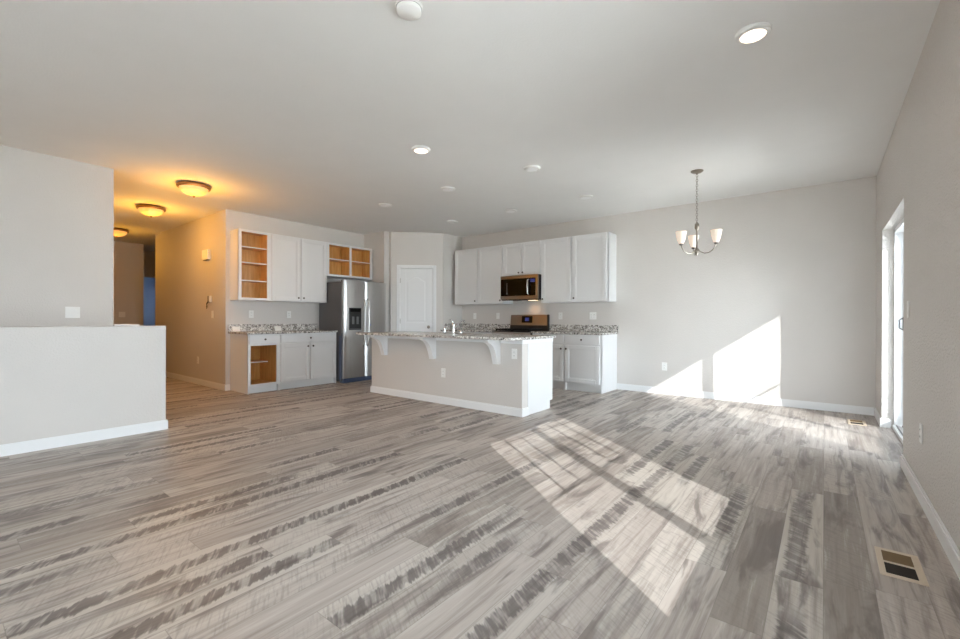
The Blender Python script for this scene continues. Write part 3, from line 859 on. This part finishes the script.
def kitchen_range():
    x0, x1 = -4.526, -3.746
    root = thing('kitchen_range', 'stainless range with black cooktop and backguard behind the island', 'range', (x0, YB, 0))
    W_ = x1 - x0
    MB().box(0.002, W_ - 0.002, -0.63, -0.02, 0.08, 0.878, 0.003).box(0.03, W_ - 0.03, -0.58, -0.05, 0, 0.08).build('body', 'black_matte', root)
    MB().box(0.001, W_ - 0.001, -0.65, -0.09, 0.878, 0.893, 0.003).build('cooktop', 'black_satin', root)
    for k in range(2):
        g = MB()
        a = 0.06 + k * 0.345; b = a + 0.315
        for s in range(7):
            yy = -0.60 + s * 0.075
            g.box(a, b, yy - 0.006, yy + 0.006, 0.905, 0.93)
        for xx in (a, (a + b) / 2, b):
            g.box(xx - 0.006, xx + 0.006, -0.606, -0.144, 0.905, 0.93)
        for xx in (a, b):
            for yy in (-0.60, -0.15):
                g.box(xx - 0.006, xx + 0.006, yy - 0.006, yy + 0.006, 0.893, 0.906)
        g.build('grate', 'iron', root)
    bgd = MB().box(0, W_, -0.085, -0.02, 0.878, 0.985).build('backguard_base', 'black_matte', root)
    bp = MB().prism([(-0.075, 0.985), (-0.02, 0.985), (-0.02, 1.172), (-0.055, 1.172)], 'x', 0.0, W_ - 0.018).build('backguard', 'steel_dark', root)
    MB().box(W_ - 0.018, W_, -0.08, -0.018, 0.96, 1.175, 0.003).build('backguard_end', 'black_matte', root)
    MB().prism([(-0.0728, 1.03), (-0.06, 1.03), (-0.06, 1.15), (-0.0598, 1.15)], 'x', 0.24, 0.46).build('display_panel', 'black', bp)
    MB().prism([(-0.0712, 1.06), (-0.062, 1.06), (-0.062, 1.12), (-0.0645, 1.12)], 'x', 0.31, 0.39).build('clock_display', 'display', bp)
    dd = MB().box(0.004, W_ - 0.004, -0.665, -0.632, 0.25, 0.745, 0.004).build('oven_door', 'steel', root)
    MB().box(0.1, W_ - 0.1, -0.667, -0.664, 0.36, 0.62).build('oven_window', 'black', dd)
    MB().tube([(0.05, -0.664, 0.70), (0.05, -0.705, 0.70), (W_ - 0.05, -0.705, 0.70), (W_ - 0.05, -0.664, 0.70)], 0.011, 10).build('handle', 'steel', dd, True)
    cpn = MB().box(0.004, W_ - 0.004, -0.66, -0.632, 0.75, 0.878, 0.004).build('knob_panel', 'steel', root)
    for k in range(5):
        MB().lathe([(0.022, 0), (0.02, 0.025), (0, 0.026)], (0.09 + k * 0.15, -0.66, 0.815), 'y', 16, -1).build('knob', 'black_matte', cpn, True)
    MB().box(0.004, W_ - 0.004, -0.66, -0.632, 0.09, 0.24, 0.004).build('bottom_drawer', 'steel', root)


kitchen_range()


# ------------------------------------------------------------------ plates on the walls (local -y faces out)
def plate(name, label, cat, loc, rotz, kind='outlet', wide=False, mat='plastic'):
    root = thing(name, label, cat, loc, rotz)
    wv = 0.115 if wide else 0.072; hv = 0.117
    MB().box(-wv / 2, wv / 2, -0.006, 0, -hv / 2, hv / 2, 0.002).build('cover_plate', mat, root)
    for cx in ((-0.023, 0.023) if wide else (0,)):
        if kind == 'outlet':
            for cz in (-0.021, 0.021):
                s = MB().box(cx - 0.016, cx + 0.016, -0.0085, -0.005, cz - 0.014, cz + 0.014, 0.002).build('socket', mat, root)
                MB().box(cx - 0.008, cx - 0.0055, -0.009, -0.008, cz - 0.005, cz + 0.006).box(cx + 0.0055, cx + 0.008, -0.009, -0.008, cz - 0.005, cz + 0.006).build('slot', 'shadow_slot', s)
        else:
            MB().prism([(-0.005, -0.033), (-0.009, -0.033), (-0.006, 0.0), (-0.008, 0.033), (-0.005, 0.033)], 'x', cx - 0.0165, cx + 0.0165).build('rocker', mat, root)
    return root


BK, LF, RT = 0.0, R90, -R90
plate('wall_outlet', 'white outlet on the left backsplash wall below the open shelf cabinet', 'outlet', (-7.1, 3.195, 1.16), LF)
plate('wall_outlet', 'white outlet on the left backsplash wall below the two-door cabinet', 'outlet', (-7.1, 3.812, 1.16), LF)
plate('wall_outlet', 'white outlet on the back wall nearest the pantry corner', 'outlet', (-5.422, YB, 1.152), BK)
plate('light_switch', 'white switch plate on the back wall just left of the range', 'light switch', (-4.862, YB, 1.152), BK, 'switch')
plate('wall_outlet', 'white outlet on the back wall just right of the range', 'outlet', (-3.545, YB, 1.15), BK)
plate('wall_outlet', 'wide white double outlet on the back wall above the right counter end', 'outlet', (-2.958, YB, 1.15), BK, 'outlet', True)
plate('wall_outlet', 'white outlet low on the bare back wall left of the sunlit patch', 'outlet', (-1.844, YB, 0.403), BK)
plate('wall_outlet', 'white outlet low in the middle of the island front', 'outlet', (-3.851, 4.14, 0.40), BK)
plate('wall_outlet', 'white outlet high on the island front beside the right corbel', 'outlet', (-2.757, 4.14, 0.70), BK)
plate('light_switch', 'white switch plate seen edge-on beside the sliding glass door', 'light switch', (XR, 4.27, 1.17), RT, 'switch')
plate('wall_outlet', 'white outlet seen edge-on low on the right wall', 'outlet', (XR, 3.732, 0.41), RT)
plate('light_switch', 'white two-gang switch plate on the tall stair wall above the half wall', 'light switch', (-6.175, 0.965, 1.152), LF, 'switch', True)
plate('light_switch', 'white two-gang switch plate on the far hall end wall', 'light switch', (-11.95, 2.66, 1.17), LF, 'switch', True)
plate('light_switch', 'small switch plate on the tan hall wall below the dangling wires', 'light switch', (-7.584, 2.82, 1.153), BK, 'switch')
plate('wall_outlet', 'white outlet low on the tan hall wall', 'outlet', (-8.17, 2.82, 0.40), BK)
cb = thing('door_chime', 'white door chime box high on the tan hall wall', 'door chime', (-7.765, 2.82, 2.107))
MB().box(-0.115, 0.115, -0.05, 0, -0.08, 0.08, 0.008, 2).build('cover', 'plastic', cb)
MB().box(-0.08, 0.08, -0.045, -0.002, -0.088, -0.079, 0.002).build('grille', 'shadow_slot', cb)
tb = thing('thermostat_base', 'small black wall box with loose wires on the tan hall wall', 'thermostat base', (-7.67, 2.82, 1.395))
MB().box(-0.06, 0.0, -0.02, 0, -0.05, 0.055, 0.004).build('mounting_box', 'black_matte', tb)
MB().box(0.0, 0.055, -0.026, 0, -0.045, 0.055, 0.004).build('terminal_plate', 'plastic', tb)
MB().tube([(-0.04, -0.018, -0.03), (-0.055, -0.035, -0.07), (-0.045, -0.03, -0.11), (-0.065, -0.03, -0.15)], 0.006, 6).tube([(-0.02, -0.018, -0.03), (-0.03, -0.04, -0.08), (-0.07, -0.03, -0.125)], 0.005, 6).build('wire', 'black_matte', tb, True)

# cards left on the left counter
for yy, lab in ((2.95, 'small white card leaning at the left end of the left counter'), (3.60, 'small white card leaning in the middle of the left counter')):
    c_ = thing('card', lab, 'card', (-7.035, yy, CZ1 + 0.0005), R90)
    MB().prism([(0, 0), (-0.004, 0), (0.03, 0.075), (0.034, 0.075)], 'x', -0.055, 0.055).build('sheet', 'paper', c_)


# ------------------------------------------------------------------ ceiling fixtures
def can_light(label, x, y, lit):
    root = thing('recessed_light', label, 'ceiling light', (x, y, H), 0, 'recessed ceiling lights')
    MB().lathe([(0.062, 0), (0.062, -0.014), (0.066, -0.022), (0.078, -0.022), (0.088, -0.016), (0.091, -0.004), (0.091, 0)], seg=36).build('trim_ring', 'plastic', root, True)
    MB().lathe([(0.0635, -0.004), (0.0635, -0.020), (0.04, -0.024), (0, -0.025)], seg=32).build('lens', 'lens_on' if lit else 'lens_off', root, True)
    if lit:
        ld = bpy.data.lights.new('lamp_glow', 'SPOT'); lo = bpy.data.objects.new('lamp_glow', ld); COL.objects.link(lo)
        ld.energy = 6; ld.color = (1.0, 0.82, 0.64); ld.spot_size = math.radians(150); ld.spot_blend = 0.8; ld.shadow_soft_size = 0.05
        lo.parent = root; lo.location = (0, 0, -0.03)
    return root


for lab, x, y, lit in (
        ('lit recessed ceiling light nearest the right wall at the top of the view', -0.326, 2.938, True),
        ('lit recessed ceiling light alone in front of the kitchen, left of centre', -3.077, 2.981, True),
        ('unlit recessed ceiling light above the right end of the island', -2.507, 4.097, False),
        ('unlit recessed ceiling light above the middle of the island', -3.738, 4.093, False),
        ('unlit recessed ceiling light above the left end of the island', -4.98, 4.112, False),
        ('unlit recessed ceiling light above the aisle before the right wall cabinets', -2.516, 5.491, False),
        ('unlit recessed ceiling light above the aisle before the microwave', -3.738, 5.507, False),
        ('unlit recessed ceiling light nearest the pantry corner', -4.949, 5.521, False)):
    can_light(lab, x, y, lit)
sd = thing('smoke_detector', 'round white smoke detector on the ceiling at the top edge', 'smoke detector', (-1.723, 1.579, H))
MB().lathe([(0.072, 0), (0.072, -0.012), (0.066, -0.016), (0.064, -0.034), (0.055, -0.041), (0, -0.042)], seg=36).build('cover', 'plastic', sd, True)
MB().lathe([(0.068, -0.012), (0.0655, -0.0125), (0.0655, -0.016), (0.068, -0.0165)], seg=36).build('vent_ring', 'shadow_slot', sd, True)


def flush_light(label, x, y, power):
    root = thing('flush_ceiling_light', label, 'ceiling light', (x, y, H), 0, 'bowl lights along the hall')
    MB().lathe([(0.15, 0), (0.175, -0.012), (0.182, -0.03), (0.178, -0.045), (0.162, -0.05), (0.15, -0.046), (0.13, -0.02), (0.13, 0)], seg=36).build('rim', 'bronze', root, True)
    MB().lathe([(0.155, -0.045), (0.15, -0.066), (0.128, -0.096), (0.09, -0.12), (0.045, -0.134), (0, -0.138)], seg=36).build('glass_bowl', 'bowl_on', root, True)
    MB().lathe([(0.0, -0.134), (0.016, -0.138), (0.012, -0.15), (0.008, -0.158), (0, -0.162)], seg=14).build('finial', 'bronze', root, True)
    ld = bpy.data.lights.new('lamp_glow', 'POINT'); lo = bpy.data.objects.new('lamp_glow', ld); COL.objects.link(lo)
    ld.energy = power; ld.color = (1.0, 0.46, 0.05); ld.shadow_soft_size = 0.15
    lo.parent = root; lo.location = (0, 0, -0.40)
    return root


flush_light('lit amber glass bowl light on the hall ceiling nearest the kitchen', -6.11, 2.06, 19)
flush_light('lit amber glass bowl light on the hall ceiling, second from the kitchen', -7.82, 2.08, 19)
flush_light('lit amber glass bowl light farthest down the hall, half hidden by the stair wall', -10.29, 2.21, 6)


def chandelier():
    cx, cy = -1.113, 5.297
    root = thing('chandelier', 'brushed nickel three-arm chandelier with frosted glass shades hanging from a chain', 'chandelier', (cx, cy, H))
    MB().lathe([(0.065, 0), (0.064, -0.008), (0.045, -0.022), (0.015, -0.028), (0.008, -0.04), (0, -0.041)], seg=28).build('canopy', 'nickel', root, True)
    ch = MB(); z = -0.035; k = 0
    while z > -0.555:
        pts = []
        for i in range(13):
            a = 2 * math.pi * i / 12
            p, q = 0.0095 * math.cos(a), 0.017 * math.sin(a)
            pts.append((p if k % 2 == 0 else 0, 0 if k % 2 == 0 else p, z - 0.017 + q))
        ch.tube(pts, 0.0028, 5)
        z -= 0.027; k += 1
    ch.build('chain', 'nickel', root, True)
    MB().lathe([(0, -0.56), (0.008, -0.565), (0.01, -0.575), (0.022, -0.585), (0.024, -0.60), (0.024, -0.635), (0.014, -0.648), (0.009, -0.66), (0.009, -0.85), (0.016, -0.865),
                (0.024, -0.885), (0.022, -0.905), (0.01, -0.92), (0.008, -0.935), (0, -0.942)], seg=18).build('column', 'nickel', root, True)
    th = math.radians(38.18)
    for a in (-20, 100, 220):
        # angle measured from the view's right-hand axis
        g = math.radians(a) + th - math.radians(26.4)
        ux, uy = math.cos(g), math.sin(g)
        R = 0.20
        P = lambda s, zz: (ux * s, uy * s, zz)
        ar = MB().tube([P(0.012, -0.862), P(0.035, -0.895), P(0.08, -0.918), P(0.125, -0.915), P(0.165, -0.89), P(0.19, -0.855), P(R, -0.83)], 0.006, 8).build('arm', 'nickel', root, True)
        MB().lathe([(0.008, -0.835), (0.02, -0.828), (0.022, -0.812), (0.014, -0.80), (0, -0.80)], (ux * R, uy * R, 0), seg=16).build('socket', 'nickel_dark', ar, True)
        MB().lathe([(0.020, -0.818), (0.030, -0.80), (0.042, -0.765), (0.051, -0.72), (0.057, -0.682), (0.054, -0.682), (0.048, -0.72), (0.039, -0.765), (0.027, -0.798), (0.018, -0.814)], (ux * R, uy * R, 0), seg=24).build('glass_shade', 'shade_on', ar, True)
        MB().lathe([(0.0, -0.80), (0.013, -0.79), (0.022, -0.755), (0.02, -0.735), (0.0, -0.722)], (ux * R, uy * R, 0), seg=14).build('bulb', 'bulb_on', ar, True)


chandelier()


# ------------------------------------------------------------------ floor registers
def register(label, x, y):
    root = thing('floor_register', label, 'floor vent', (x, y, 0), 0, 'floor registers along the right wall')
    w_, l_ = 0.15, 0.285
    fr = MB()
    fr.box(-w_ / 2, w_ / 2, -l_ / 2, -l_ / 2 + 0.022, 0.0005, 0.007, 0.002).box(-w_ / 2, w_ / 2, l_ / 2 - 0.022, l_ / 2, 0.0005, 0.007, 0.002)
    fr.box(-w_ / 2, -w_ / 2 + 0.022, -l_ / 2 + 0.022, l_ / 2 - 0.022, 0.0005, 0.007, 0.002).box(w_ / 2 - 0.026, w_ / 2, -l_ / 2 + 0.022, l_ / 2 - 0.022, 0.0005, 0.007, 0.002)
    fr.box(-w_ / 2 + 0.022, w_ / 2 - 0.026, -0.005, 0.005, 0.0005, 0.006)
    fr.build('frame', 'beige_metal', root)
    MB().box(-w_ / 2 + 0.022, w_ / 2 - 0.026, -l_ / 2 + 0.022, -0.005, 0.0005, 0.002).build('duct_opening', 'dark_void', root)
    lv = MB()
    n = 16
    for k in range(n):
        y0 = 0.008 + (l_ / 2 - 0.03) * k / n
        lv.prism([(y0, 0.001), (y0 + 0.0065, 0.0045), (y0 + 0.0072, 0.0038), (y0 + 0.001, 0.0005)], 'x', -w_ / 2 + 0.022, w_ / 2 - 0.026)
    lv.build('louvers', 'louver', root)
    return root


register('beige floor register with two openings near the bottom right corner', 0.267, 2.69)
register('small floor register in the sunlight beside the sliding glass door', 0.275, 6.15)
